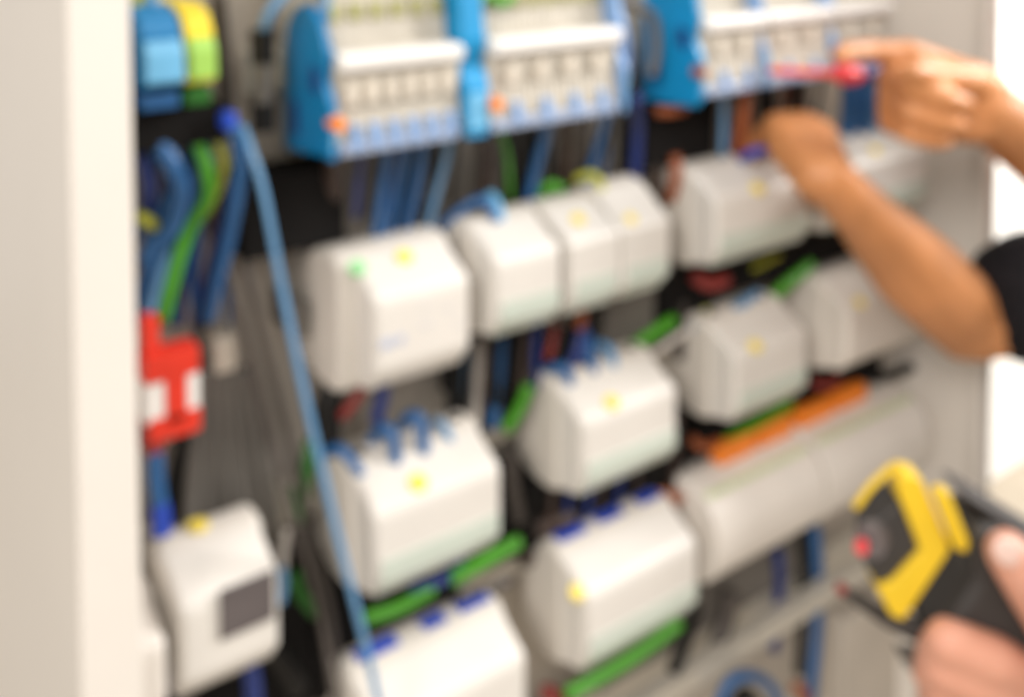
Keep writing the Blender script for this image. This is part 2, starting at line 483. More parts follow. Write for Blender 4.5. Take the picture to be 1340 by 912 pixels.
end_terminal(-0.0805, -0.0745, 'big blue end terminal with dark slots, leftmost on the top rail', back=0.004, drop=.006, zt=.350, zb=.254)
end_terminal(0.0235, 0.0435, 'narrow blue divider terminal between two long cream strips', 'blue_hi', zb=.266, zt=.395, slot=False)
end_terminal(0.170, 0.175, 'thin pale blue end plate closing the second cream strip', 'blue_sky', 'blue_lt', zb=.262, slot=False)
end_terminal(0.2545, 0.261, 'bright blue end terminal above the black gap-shade block', 'blue_hi', zb=.246, zt=.390, back=0.004, drop=.004)
end_terminal(0.3362, 0.3392, 'thin pale blue separator in the middle of the right strips', 'blue_sky', 'blue_lt', zb=.262, slot=False)
end_terminal(0.4315, 0.4355, 'thin pale blue separator beside the red screwdriver', 'blue_sky', 'blue_lt', zb=.262, slot=False)
for (px, py, lab) in ((441, 162, 'orange plug at the foot of the leftmost cream strip'), (648, 136, 'orange plug at the foot of the blue divider'), (917, 95, 'orange plug beside the bright blue end terminal')):
    c = at(px, py, -.066)
    tag(new_obj('plug', disc(bmesh.new(), c + Vector((0, .006, 0)), (0, -1, 0), .0048, .010), M['wrust' if px == 917 else 'orange']), lab, 'plug', 'orange plugs on the strips')

# upper-left terminals
def small_terminal(px0, px1, label, low, high, cover):
    x0, x1 = at(px0, 60, -.060).x, at(px1, 60, -.060).x
    t = thing('feed_terminal', label, 'terminal', ((x0 + x1) / 2, .02, .29), 'terminals in the upper left corner')
    b = bmesh.new()
    prism(b, [(.02, .302), (.02, .356), (-.034, .356), (-.048, .351), (-.056, .340), (-.056, .310), (-.02, .308)], x0, x1, .0015)
    new_obj('housing', b, M[high], t)
    c = bmesh.new()
    prism(c, [(-.050, .3135), (-.063, .3135), (-.062, .330), (-.0585, .3370), (-.050, .3375)], x0 + .001, x1 - .001, .001)
    new_obj('marker_cover', c, M[cover], t)
    f = bmesh.new()
    bx(f, x0 + .001, x1 - .001, -.052, .01, .2965, .3065, .001)
    new_obj('foot', f, M[low], t)
    return t
M['lime'] = mat('lime_plastic', (0.30, 0.52, 0.09), 0.4, 0.08)
M['sunny'] = mat('sunny_yellow_plastic', (0.78, 0.60, 0.03), 0.4, 0.08)
st = small_terminal(188, 242, 'blue terminal with pale blue cover in the upper left corner', 'wblue', 'blue', 'blue_lt')
st = small_terminal(246, 284, 'yellow topped terminal with lime green front beside the blue one', 'wdgreen', 'sunny', 'lime')
duct('black gap-shade block under the upper left terminals', -0.207, -0.136, 0.270, 0.291, -0.036)
tag(new_obj('clip', B(*(lambda a, b: (a.x, b.x, -.046, -.020, b.z, a.z, .002))(at(294, 149, -.046), at(312, 170, -.046))), M['wcobalt']), 'small cobalt blue clip at the end of the corner gap-shade block', 'clip')
cn = thing('plug_connector', 'black and grey plug connector standing left of the big blue terminal', 'connector', at(345, 170, -.02))
for z0, z1, m_, r_ in ((.268, .286, 'wblack', .0078), (.2865, .312, 'wgrey', .0064), (.3125, .334, 'wblack', .0080)):
    c = at(344, 100, -.02)
    new_obj('segment', tube(bmesh.new(), [Vector((c.x, -.02, z0)), Vector((c.x, -.02, z1))], r_, 14), M[m_], cn)

# red and white fuse holder
fh = thing('fuse_holder', 'red fuse holder with two white labels at the cabinet frame', 'fuse holder', at(222, 580, -.03))
def R(px0, px1, py0, py1, y0, y1, m_, nm, bev=.0015):
    a, b = at(px0, py0, y0), at(px1, py1, y0)
    new_obj(nm, B(a.x, b.x, y0, y1, b.z, a.z, bev), M[m_], fh)
R(188, 210, 418, 468, -.030, -.018, 'red', 'top_clip')
R(190, 262, 470, 487, -.036, -.018, 'red', 'upper_flange')
R(216, 246, 488, 550, -.0350, -.012, 'red', 'body')
R(190, 217, 492, 550, -.0340, -.014, 'white', 'white_label', .0008)
R(245, 262, 490, 546, -.0340, -.014, 'white', 'white_label', .0008)
R(196, 264, 551, 563, -.035, .000, 'red', 'lower_flange')
R(192, 216, 560, 592, -.030, -.005, 'wred', 'bottom_clip')

# cream connector and back fittings on the left
tag(new_obj('junction_block', B(*(lambda a, b: (a.x, b.x, .01, .044, b.z, a.z, .003))(at(282, 445, .01), at(312, 485, .01))), M['tag']), 'small cream junction block under the hanging blue wire', 'block')
tag(new_obj('cable_clip', B(*(lambda a, b: (a.x, b.x, .0, .044, b.z, a.z, .002))(at(388, 398, .0), at(404, 440, .0))), M['ductgrey']), 'dark grey cable clip beside the big white device', 'clip')
tag(new_obj('blanking_plate', B(*(lambda a, b: (a.x, b.x, .030, .0440, b.z, a.z, .002))(at(470, 480, .03), at(590, 590, .03))), M['plate']), 'grey brown blanking plate below the big white device', 'plate')

# ------------------------------------------------------------------ wires and cables
HB = 'blue wires hanging from the cream terminal strips'
wire('blue wire hanging from the leftmost strip, first of its bunch', 'wblue', .0034, [(505, 178, -.045), (507, 200, -.03), (500, 250, -.015), (492, 312, -.005)], HB)
wire('blue wire of the leftmost strip, second of its bunch', 'wblue', .0034, [(528, 175, -.045), (530, 200, -.03), (520, 250, -.012), (505, 312, -.002)], HB)
wire('blue wire of the leftmost strip, curving left behind the rest', 'wblue', .0032, [(550, 172, -.045), (552, 205, -.03), (541, 260, -.012), (528, 312, .000)], HB)
wire('blue wire of the leftmost strip nearest the divider', 'wsky', .0026, [(585, 165, -.045), (586, 195, -.03), (572, 250, -.012), (556, 312, .002)], HB)
wire('black wire between the blue wires of the leftmost strip', 'wblack', .0032, [(540, 180, -.03), (535, 240, -.005), (515, 312, .01)])
wire('black wire right of the blue wires of the leftmost strip', 'wblack', .0030, [(565, 178, -.03), (560, 235, -.005), (545, 305, .01)])
wire('thick brown black cable below the big blue end terminal', 'wbrown', .0075, [(440, 195, -.02), (437, 250, .005), (436, 325, .02)], name='cable', cat='cable')
wire('dark brown cable hanging below the blue divider', 'wbrown', .0062, [(636, 165, -.03), (638, 210, -.005), (632, 275, .01)], name='cable', cat='cable')
wire('pale green wire below the blue divider', 'wgreen', .0018, [(655, 168, -.04), (664, 205, -.02), (668, 262, .0)])
for i, (a, b, m_, r_, l_) in enumerate((
        (695, 683, 'wblack', .0045, 'black wire under the second strip, at its left'),
        (740, 738, 'wbrown', .0062, 'dark brown wire under the second strip, at its middle'),
        (757, 755, 'wtaupe', .0060, 'taupe wire under the second strip, at its middle'),
        (816, 812, 'wblack', .0042, 'black wire under the thin pale end plate'))):
    wire(l_, m_, r_, [(a, 150, -.035), (a, 190, -.01), (b, 265, .01)])
wire('olive grey wire under the right end of the second strip', 'wgrey', .0035, [(803, 150, -.03), (803, 190, -.01), (800, 250, .01)])
wire('blue wire under the second strip leaning left', 'wblue', .0042, [(722, 140, -.045), (712, 180, -.03), (700, 225, -.01), (690, 275, .0)], HB)
wire('blue wire under the second strip near its right end', 'wblue', .0036, [(795, 128, -.045), (790, 165, -.03), (780, 200, -.015), (768, 240, -.005)], HB)
wire('navy wire hanging beside the black gap-shade block', 'wnavy', .0052, [(832, 128, -.04), (834, 170, -.02), (830, 240, -.005)])
wire('blue wire arching into the narrow white device', 'wblue', .0036, [(578, 298, .0), (600, 278, -.01), (632, 262, -.02), (652, 290, -.03)])
wire('light blue stub in the top of the narrow white device', 'blue_lt', .0042, [(640, 255, -.01), (650, 270, -.02), (656, 300, -.03)])
wire('black wire arching beside the blue stub', 'wblack', .004, [(600, 290, .01), (630, 268, .005), (650, 300, .0)])
wire('green wire tip above the tight pair of devices', 'wgreen', .0042, [(705, 262, .0), (718, 243, -.01), (735, 248, -.01)])
wire('yellow green wire hooked over the tight pair of devices', 'wyellow', .0034, [(752, 236, -.01), (772, 229, -.02), (786, 240, -.025), (785, 258, -.028)])
wire('black wire behind the yellow green hook', 'wblack', .005, [(728, 256, .0), (748, 240, .0), (768, 252, -.005)])
wire('blue wire beside the yellow green hook', 'wblue', .003, [(752, 232, -.005), (768, 243, -.015), (772, 260, -.02)])
wire('rust orange wire dropping from the black gap-shade block', 'wrust', .0052, [(884, 205, -.012), (885, 232, -.018), (878, 262, -.01)])
wire('brown wire left of the rust orange wire', 'wbrown', .0050, [(862, 210, -.005), (860, 235, -.005), (866, 268, .0)])
wire('rust orange wire end above the black gap-shade block', 'wrust', .0042, [(858, 146, -.02), (878, 146, -.025), (895, 142, -.025)])
wire('slate blue wire hanging right of the black gap-shade block', 'wsky', .0032, [(946, 105, -.045), (947, 150, -.03), (946, 205, -.02)], HB)
wire('thick rust brown cable left of the pinching hand', 'wrust', .0062, [(975, 112, -.03), (972, 150, -.03), (966, 208, -.02)], name='cable', cat='cable')
wire('black cable right of the rust brown cable', 'wblack', .0085, [(1003, 110, -.01), (1003, 150, -.005), (998, 200, .0)], name='cable', cat='cable')
wire('dark brown cable above the pinching hand', 'wbrown', .0100, [(1042, 100, -.005), (1042, 150, .0), (1030, 200, .0)], name='cable', cat='cable')
wire('cobalt wire ending at the pinched fingertips', 'wcobalt', .004, [(1002, 196, -.05), (985, 200, -.045), (970, 208, -.03)])
for k, (px, m_, l_) in enumerate(((1110, 'wblue', 'thick blue wire under the screwdriver, leftmost of three'), (1130, 'wblue', 'thick blue wire under the screwdriver, middle of three'), (1150, 'wsky', 'thick blue wire under the screwdriver, rightmost and palest of three'))):
    wire(l_, m_, .0078, [(px, 98, -.035), (px + 1, 130, -.035), (px - 3, 190, -.02)], 'thick blue wires under the screwdriver')
wire('cobalt blue wire along the foot of the far terminal strip', 'wcobalt', .003, [(1098, 80, -.066), (1130, 72, -.066), (1180, 62, -.066)])
rnd = random.Random(11)
for (x0p, x1p, y0p, n_, ms, l_, g_) in (
        (470, 600, 172, 9, ('wblack', 'wblue', 'wnavy'), 'thin dark wire in the bunch below the leftmost strip', 'thin wires below the leftmost strip'),
        (660, 815, 150, 11, ('wblack', 'wblue', 'wbrown'), 'thin dark wire in the bunch below the second strip', 'thin wires below the second strip'),
        (925, 1090, 105, 6, ('wblack', 'wnavy', 'wrust'), 'thin dark wire in the bunch below the right strips', 'thin wires below the right strips')):
    for k in range(n_):
        px = x0p + (x1p - x0p) * (k + .5) / n_ + rnd.uniform(-5, 5)
        py = y0p - (px - x0p) * .16
        wire(l_, rnd.choice(ms), rnd.uniform(.0017, .0027), [(px, py, -.035), (px - rnd.uniform(-2, 6), py + 38, -.012), (px - rnd.uniform(2, 22), py + 115, .004)], g_)
for k in range(11):
    px = 192 + 11 * k + rnd.uniform(-5, 5)
    wire('thin dark wire in the bundle of the left bay', rnd.choice(('wblack', 'wnavy', 'wblue')), rnd.uniform(.0018, .0030), [(px, 185, -.012), (px + rnd.uniform(-8, 14), 260, .0), (px - rnd.uniform(0, 26), 345, .008), (px - rnd.uniform(5, 40), 425, .012)], 'thin wires of the left bay')
for (x0p, y0p, x1p, y1p, n_, l_, g_) in ((655, 480, 560, 600, 0, '', ''), (690, 660, 900, 560, 9, 'thin dark wire between the middle and the lower row', 'thin wires between middle and lower rows'), (590, 470, 720, 420, 7, 'thin dark wire under the narrow white device', 'thin wires under the narrow white device')):
    for k in range(n_):
        t_ = (k + .5) / n_
        px, py = x0p + (x1p - x0p) * t_, y0p + (y1p - y0p) * t_
        wire(l_, rnd.choice(('wblack', 'wbrown', 'wnavy')), rnd.uniform(.0018, .0028), [(px, py - 25, -.010), (px - rnd.uniform(0, 10), py + 25, -.013), (px - rnd.uniform(0, 18), py + 85, -.008)], g_)
# upper left
UL = 'wires hanging in the left bay'
wire('broad blue wire hanging below the corner terminals', 'wblue', .0058, [(206, 185, -.03), (226, 215, -.035), (238, 250, -.03), (228, 295, -.02), (206, 330, -.01), (192, 400, .0)], UL)
wire('bright green wire curving down to the red fuse holder', 'wgreen', .0044, [(258, 185, -.03), (270, 220, -.035), (272, 258, -.03), (248, 300, -.02), (232, 345, -.02), (212, 420, -.02)], UL)
wire('yellow green wire beside the bright green one', 'wyellow', .0026, [(280, 180, -.03), (294, 215, -.03), (280, 262, -.02), (245, 305, -.015)], UL)
wire('blue wire hanging right of the green wires', 'wblue', .0042, [(307, 165, -.045), (316, 220, -.035), (300, 310, -.02), (284, 370, -.01), (272, 420, .0)], UL)
wire('black wire behind the hanging blue wire', 'wblack', .0042, [(318, 240, .0), (300, 320, .0), (280, 370, .0), (266, 425, .005)], UL)
wire('navy wire at the cabinet frame', 'wnavy', .0048, [(186, 200, -.02), (196, 240, -.02), (194, 275, -.01)], UL)
wire('blue wire slanting down at the cabinet frame', 'wblue', .0040, [(222, 250, .0), (206, 290, -.005), (188, 345, -.01)], UL)
wire('steel blue wire reaching the red fuse holder', 'wsky', .0032, [(222, 320, -.01), (212, 360, -.015), (194, 420, -.02)], UL)
wire('small yellow green wire end at the cabinet frame', 'wyellow', .0036, [(180, 282, -.02), (192, 288, -.02), (202, 296, -.015)], UL)
wire('brown wire crossing behind the green wires', 'wbrown', .0045, [(244, 190, .01), (250, 240, .01), (280, 300, .01), (300, 360, .01)], UL)
wire('long sky blue cable running slantwise down in front of the devices', 'wsky', lambda t: .0018 + .0006 * min(1, t * 3), [(318, 165, -.045), (330, 200, -.058), (346, 255, -.066), (370, 380, -.070), (402, 530, -.072), (440, 690, -.074), (475, 830, -.076), (500, 935, -.076)], name='cable', cat='cable')
wire('blue wire looping over the plug connector', 'wsky', .0034, [(344, 48, -.02), (352, 20, -.03), (375, -8, -.035), (405, -22, -.04), (424, -10, -.04), (428, 25, -.04)])
wire('blue wire rising from the corner terminal', 'wsky', .0046, [(206, 40, -.04), (200, 10, -.03), (190, -25, -.02)])
wire('yellow green wire end in the top left corner', 'wyellow', .003, [(180, 22, -.03), (178, 6, -.03), (184, -15, -.03)])
wire('pinkish taupe cable behind the yellow topped terminal', 'wtaupe', .0055, [(296, 150, .02), (292, 80, .02), (284, -10, .02)], name='cable', cat='cable')
wire('green wire end above the blue divider, left one', 'wgreen', .0036, [(598, -8, -.045), (618, 4, -.05), (634, -8, -.045)])
wire('green wire end above the blue divider, right one', 'wgreen', .0036, [(640, -8, -.045), (656, 5, -.05), (672, -8, -.045)])
wire('dark grey wire arching left of the bright blue end terminal', 'wgrey', .0042, [(812, -4, -.03), (835, 8, -.03), (855, 25, -.03), (858, 70, -.03), (852, 100, -.03)])
wire('pale blue wire beside the arching dark grey wire', 'blue_sky', .0026, [(798, -10, -.04), (812, 20, -.045), (820, 60, -.05), (818, 110, -.05)])
# left bay, lower
for k, (a, b, m_) in enumerate(((268, 246, 'wgrey'), (280, 268, 'wgrey'), (291, 292, 'wtaupe'), (301, 314, 'wgrey'), (311, 336, 'wgrey'), (322, 358, 'wgrey'))):
    wire('thick grey cable in the fan of cables above the windowed relay', m_ if m_ == 'wgrey' else 'wgrey', .0058, [(a, 482, .018), ((a * .6 + b * .4), 560, .014), (b, 700, .005)], 'grey cables fanning out above the relay', name='cable', cat='cable')
wire('thin taupe cable slanting down the left bay, left one of two', 'wtaupe', .0026, [(290, 330, .01), (318, 430, .0), (352, 560, -.01), (388, 690, -.02), (418, 800, -.02), (440, 925, -.02)], name='cable', cat='cable')
wire('thin taupe cable slanting down the left bay, right one of two', 'wtaupe', .0026, [(318, 335, .01), (340, 430, .0), (374, 560, -.005), (405, 690, -.01), (430, 790, -.01), (452, 925, -.01)], name='cable', cat='cable')
wire('taupe cable ending at the cream junction block', 'wtaupe', .0032, [(258, 430, .02), (270, 490, .02), (262, 560, .02)], name='cable', cat='cable')
wire('grey wire curling behind the sky blue cable', 'wgrey', .0022, [(402, 325, .01), (388, 350, .01), (384, 385, .01), (392, 410, .01)])
wire('blue wire dropping from the red fuse holder', 'wblue', .0052, [(202, 588, -.025), (204, 625, -.025), (210, 670, -.025)])
wire('cobalt wire end on the relay stub', 'wcobalt', .0058, [(209, 660, -.026), (211, 680, -.028), (212, 700, -.03)])
wire('black wire left of the grey cable fan', 'wblack', .0062, [(246, 560, .02), (232, 620, .02), (222, 680, .02)])
wire('cobalt wire at the bottom of the relay stub', 'wcobalt', .0036, [(208, 880, -.03), (207, 900, -.03), (206, 930, -.03)])
wire('sky blue wire beside the windowed relay', 'wsky', .003, [(368, 742, -.02), (371, 765, -.025), (366, 790, -.03)])
wire('pale cable right of the windowed relay', 'wcream', .0030, [(375, 690, .0), (372, 720, -.005), (370, 750, -.01)])
wire('dark green wire left of the looping blue wires', 'wdgreen', .0055, [(408, 575, .005), (402, 610, .0), (396, 640, .0), (388, 675, .0)])
wire('dark green wire end lower in the left bay', 'wdgreen', .0042, [(380, 640, .0), (386, 660, .0), (392, 680, .0)])
wire('dark green wire behind the slanting taupe cables', 'wdgreen', .005, [(385, 750, .0), (392, 775, .0), (412, 800, .0)])
wire('black cable right of the windowed relay', 'wblack', .0085, [(392, 700, .02), (398, 760, .02), (405, 860, .02)], name='cable', cat='cable')
wire('dark brown cable below the leftmost middle device', 'wbrown', .0120, [(430, 770, .015), (432, 830, .015), (436, 930, .015)], name='cable', cat='cable')
wire('dark cable at the bottom left corner', 'wblack', .008, [(262, 860, .0), (300, 868, .0), (352, 850, .0), (390, 900, .0)], name='cable', cat='cable')
wire('navy cable at the bottom left corner', 'wnavy', .006, [(325, 862, -.02), (330, 890, -.02), (332, 930, -.02)], name='cable', cat='cable')
# between upper and middle rows
wire('dull red wire below the big white device', 'wred', .0036, [(478, 485, -.02), (470, 515, -.02), (448, 545, -.01)])
wire('navy wire below the big white device', 'wnavy', .0048, [(505, 490, -.02), (500, 520, -.02), (492, 550, -.015)])
wire('black wire behind the dull red wire', 'wblack', .010, [(440, 505, .0), (430, 530, .0), (428, 575, .0)])
wire('black cable under the narrow white device, left of the cream cable', 'wblack', .0075, [(602, 440, .01), (600, 500, .01), (592, 560, .01)], name='cable', cat='cable')
wire('slate blue wire beside the cream cable', 'wsky', .0026, [(612, 450, -.005), (610, 510, -.005), (606, 560, -.005)])
wire('cream cable between the black cables', 'wcream', .0042, [(626, 440, .0), (624, 510, .0), (618, 575, .0)], name='cable', cat='cable')
wire('navy wire right of the cream cable', 'wblue', .0046, [(656, 440, .0), (652, 500, .0), (644, 560, .0)])
wire('black cable right of the navy wire', 'wblack', .0090, [(678, 440, .02), (674, 500, .02), (666, 555, .02)], name='cable', cat='cable')
wire('black cable left of the navy wire', 'wblack', .0045, [(640, 445, .01), (637, 500, .01), (630, 565, .01)], name='cable', cat='cable')
wire('bright green wire left of the second middle device', 'wgreen', .0048, [(692, 505, -.015), (680, 535, -.01), (662, 562, -.005)])
wire('taupe wire below the second upper device', 'wtaupe', .0035, [(698, 440, .0), (698, 470, .0), (690, 500, .0)])
wire('dull red wire under the tight pair of devices', 'wred', .0034, [(726, 425, .0), (722, 450, -.005), (716, 470, -.005)])
wire('rust red wire end below the tight pair', 'wrust', .0042, [(760, 395, -.02), (761, 412, -.02), (758, 428, -.015)])
wire('dark navy wire below the tight pair', 'wnavy', .0055, [(764, 425, -.01), (758, 455, -.012), (748, 480, -.015)])
wire('black wire below the tight pair', 'wblack', .0065, [(745, 430, .0), (738, 460, .0), (728, 490, .0)])
RB = 'blue wires plugged into the second middle device'
wire('blue wire into the second middle device, lowest', 'wblue', .0044, [(708, 492, .0), (722, 482, -.015), (740, 485, -.027), (747, 515, -.031)], RB)
wire('blue wire into the second middle device, tallest', 'wblue', .0046, [(770, 440, -.01), (773, 465, -.02), (777, 503, -.031)], RB)
wire('blue wire into the second middle device, rightmost', 'wsky', .0038, [(784, 450, -.01), (798, 458, -.022), (804, 490, -.031)], RB)
wire('bright green wire across the grey duct piece', 'wgreen', .0052, [(808, 470, -.012), (838, 448, -.012), (882, 418, -.01)])
wire('pale cable below the bright green wire', 'wcream', .0030, [(830, 478, -.005), (862, 458, -.005), (905, 428, -.005)], name='cable', cat='cable')
LB = 'looping blue wires on the leftmost middle device'
wire('blue wire dipping at the left of the looping wires', 'wblue', .0036, [(424, 592, -.005), (445, 588, -.02), (462, 606, -.03), (478, 630, -.034)], LB)
wire('looping blue wire, first tall loop', 'wblue', .0042, [(480, 615, .0), (488, 575, -.012), (503, 560, -.024), (514, 575, -.031), (519, 610, -.034)], LB)
wire('looping blue wire, highest loop', 'wblue', .0044, [(520, 580, .0), (530, 550, -.015), (545, 545, -.026), (552, 562, -.031), (555, 595, -.034)], LB)
wire('looping blue wire, last thin loop', 'wsky', .0030, [(560, 570, .0), (568, 552, -.015), (582, 560, -.028), (591, 582, -.034)], LB)
wire('thick blue wire on the third middle device', 'wsky', .0062, [(952, 418, -.02), (968, 403, -.02), (992, 386, -.01)])
wire('thin blue wire at the left of the third middle device', 'wsky', .0036, [(905, 428, -.01), (925, 432, -.02), (948, 440, -.028)])
wire('bright green wire slanting above the third middle device', 'wgreen', .0055, [(1000, 398, -.015), (1028, 374, -.015), (1062, 346, -.01)])
wire('dark red wire under the wide upper device', 'wred', .0062, [(908, 362, -.01), (928, 372, -.012), (950, 366, -.012)])
wire('yellow wire end under the wide upper device', 'wyellow', .0022, [(985, 352, -.012), (1005, 342, -.012), (1020, 334, -.012)])
wire('small yellow green wire end left of the thick blue wire', 'wyellow', .0026, [(922, 406, -.012), (932, 409, -.012), (944, 404, -.012)])
wire('taupe cable between the two black gap-shade blocks', 'wtaupe', .0050, [(890, 395, .0), (895, 425, .0), (890, 470, .0)], name='cable', cat='cable')
# between middle and lower rows
wire('bright green wire under the leftmost middle device', 'wgreen', .0046, [(478, 808, -.028), (520, 795, -.028), (565, 770, -.026)])
wire('bright green wire in front, reaching the second long device', 'wgreen', .0052, [(590, 758, -.028), (630, 735, -.028), (678, 708, -.026)])
wire('navy wire between the two bright green wires', 'wnavy', .0038, [(536, 772, -.024), (580, 758, -.026), (606, 738, -.024)])
wire('taupe wire above the cut long device', 'wtaupe', .0042, [(596, 790, -.01), (632, 775, -.01), (668, 758, -.008)])
wire('brown wire right of the looping wires device', 'wbrown', .0060, [(672, 640, .0), (678, 690, .0), (690, 735, .0)])
wire('taupe cable right of the looping wires device', 'wtaupe', .0055, [(668, 590, .0), (672, 640, -.005), (680, 680, -.005)], name='cable', cat='cable')
wire('rust brown wire end left of the greyish device', 'wrust', .0068, [(856, 655, -.015), (870, 650, -.018), (886, 652, -.015)])
wire('dull brown wire under the second middle device', 'wbrown', .0070, [(700, 690, -.005), (725, 683, -.01), (748, 675, -.01)])
wire('dark rust wire under the third middle device', 'wrust', .0046, [(905, 575, -.01), (922, 585, -.012), (942, 578, -.012)])
wire('grassy green wire above the orange strip', 'wgreen', .0058, [(940, 586, -.012), (985, 556, -.012), (1034, 527, -.012)])
wire('dull red wire above the orange strip of the far device', 'wred', .0040, [(1062, 500, -.012), (1080, 505, -.015), (1098, 496, -.012)])
wire('black cable past the right end of the orange strip', 'wblack', .0060, [(1145, 500, -.005), (1165, 490, -.005), (1192, 480, -.004)], name='cable', cat='cable')
wire('grassy green wire under the long device with yellow sticker', 'wgreen', .0052, [(742, 908, -.046), (790, 882, -.046), (838, 852, -.046), (888, 815, -.044)])
wire('dark red wire under the long device with yellow sticker', 'wred', .0062, [(708, 905, -.02), (722, 908, -.025), (738, 930, -.02)])
# bottom right
wire('black cable slanting at the bottom, left of the grey cable', 'wblack', .0062, [(912, 790, .0), (900, 830, .0), (880, 880, .0)], name='cable', cat='cable')
wire('mauve grey cable right of the black slanting cable', 'wtaupe', .0085, [(955, 775, .005), (950, 810, .005), (935, 850, .005)], name='cable', cat='cable')
wire('dark blue cable crossing behind the support profile', 'wblue', .0062, [(1066, 690, .005), (1070, 760, .010), (1068, 830, .010), (1060, 920, .005)], name='cable', cat='cable')
wire('black cable left of the dark blue cable', 'wblack', .0060, [(1050, 690, .006), (1052, 760, .011), (1046, 880, .011)], name='cable', cat='cable')
wire('dark navy cable by the mauve grey cable', 'wnavy', .0055, [(1018, 720, .006), (1020, 770, .011), (1012, 850, .011)], name='cable', cat='cable')
wire('blue cable arching at the bottom edge', 'wblue', .0052, [(938, 930, -.02), (955, 892, -.025), (985, 884, -.028), (1012, 902, -.025), (1022, 935, -.02)], name='cable', cat='cable')
wire('black cable inside the blue arch', 'wblack', .0075, [(955, 935, -.01), (975, 908, -.012), (998, 935, -.01)], name='cable', cat='cable')
wire('rust orange wire end at the bottom edge', 'wrust', .0052, [(1040, 898, -.02), (1052, 906, -.02), (1050, 930, -.02)])
tag(new_obj('cover_plate', B(*(lambda a, b: (a.x, b.x, .006, .0440, b.z, a.z, .003))(at(1105, 815, .006), at(1215, 960, .006))), M['plate']), 'beige cover plate under the meter probe', 'plate')

# ------------------------------------------------------------------ people
def ball(c, r, n=2):
    bm = bmesh.new()
    bmesh.ops.create_icosphere(bm, subdivisions=n, radius=r)
    vs = [v.co + Vector(c) for v in bm.verts]
    bm.free()
    return vs

class Flesh:
    """convex lumps (tapered limbs, palms, ribcage) fused into one skin"""
    def __init__(self):
        self.bm = bmesh.new()
    def hull(self, balls):
        vs = [self.bm.verts.new(p) for c, r in balls for p in ball(c, r, 2)]
        g = bmesh.ops.convex_hull(self.bm, input=vs)
        dead = [e for e in g['geom_interior'] + g['geom_unused'] if isinstance(e, bmesh.types.BMVert)]
        bmesh.ops.delete(self.bm, geom=list(set(dead)), context='VERTS')
    def chain(self, nodes):
        for a, b in zip(nodes, nodes[1:]):
            self.hull([a, b])
    def build(self, name, m, parent=None, vox=.003, sm=6, loc=None):
        me = bpy.data.meshes.new(name)
        self.bm.to_mesh(me)
        o = bpy.data.objects.new(name, me)
        COL.objects.link(o)
        md = o.modifiers.new('r', 'REMESH')
        md.mode = 'VOXEL'
        md.voxel_size = vox
        md = o.modifiers.new('s', 'SMOOTH')
        md.factor = .5
        md.iterations = sm
        dg = bpy.context.evaluated_depsgraph_get()
        me2 = bpy.data.meshes.new_from_object(o.evaluated_get(dg))
        bpy.data.objects.remove(o)
        bm = bmesh.new()
        bm.from_mesh(me2)
        return new_obj(name, bm, M[m], parent, loc=loc, smooth=True)

def hand(F, W, d, n, side, fingers, thumb, k=1.0, wr=.026):
    """W wrist, d towards the knuckles, n out of the back of the hand; side +1 right hand, -1 left hand.
    fingers: four (spread, curl1, curl2, curl3) in degrees; thumb: (out, palmward, bend)"""
    d = d.normalized()
    n = (n - d * n.dot(d)).normalized()
    s = -d.cross(n) * side                       # towards the thumb
    tips = []
    kn = []
    rr = (.0092, .0096, .0090, .0080)
    ln = (1.0, 1.08, 1.0, .80)
    for i, off in enumerate((.031, .0105, -.010, -.029)):
        kn.append(W + (d * (.090 - .004 * abs(i - 1)) + s * off + n * (.004 - .003 * abs(i - 1.2))) * k)
    F.hull([(W + s * .012 * k, wr * .72 * k), (W - s * .012 * k, wr * .72 * k), (kn[0], .0125 * k), (kn[1], .013 * k)])
    F.hull([(W + s * .010 * k, wr * .70 * k), (W - s * .014 * k, wr * .70 * k), (kn[1], .013 * k), (kn[2], .0125 * k), (kn[3], .0115 * k)])
    F.hull([(W - s * .015 * k - n * .008 * k, .017 * k), (W + (d * .055 - s * .028 - n * .010) * k, .0135 * k), (kn[3], .011 * k)])
    for i, (sp, a1, a2, a3) in enumerate(fingers):
        p = kn[i]
        base = (d * math.cos(RAD(sp)) + s * math.sin(RAD(sp)))
        ang = 0
        nodes = [(p, rr[i] * 1.15 * k)]
        for L_, a, q in ((.043, a1, 1.02), (.027, a2, .95), (.021, a3, .80)):
            ang += a
            p = p + (base * math.cos(RAD(ang)) - n * math.sin(RAD(ang))) * L_ * ln[i] * k
            nodes.append((p, rr[i] * q * k))
        F.chain(nodes)
        tips.append(p)
    out, pal, bend = thumb
    tb = W + (d * .022 + s * .022 - n * .012) * k
    dirn = (d * math.cos(RAD(out)) + s * math.sin(RAD(out)))
    dirn = (dirn * math.cos(RAD(pal)) - n * math.sin(RAD(pal))).normalized()
    ax = dirn.cross(s if abs(dirn.dot(s)) < .9 else d).normalized()
    q1 = tb + dirn * .044 * k
    d2 = (dirn + (d - dirn * d.dot(dirn)) * math.tan(RAD(bend)) * .6).normalized()
    q2 = q1 + d2 * .033 * k
    q3 = q2 + d2 * .024 * k
    F.chain([(tb, .0165 * k), (q1, .0125 * k), (q2, .0112 * k), (q3, .0088 * k)])
    return tips, q3, (d, n, s), d2

def cloth_sleeve(F, nodes):
    F.chain(nodes)

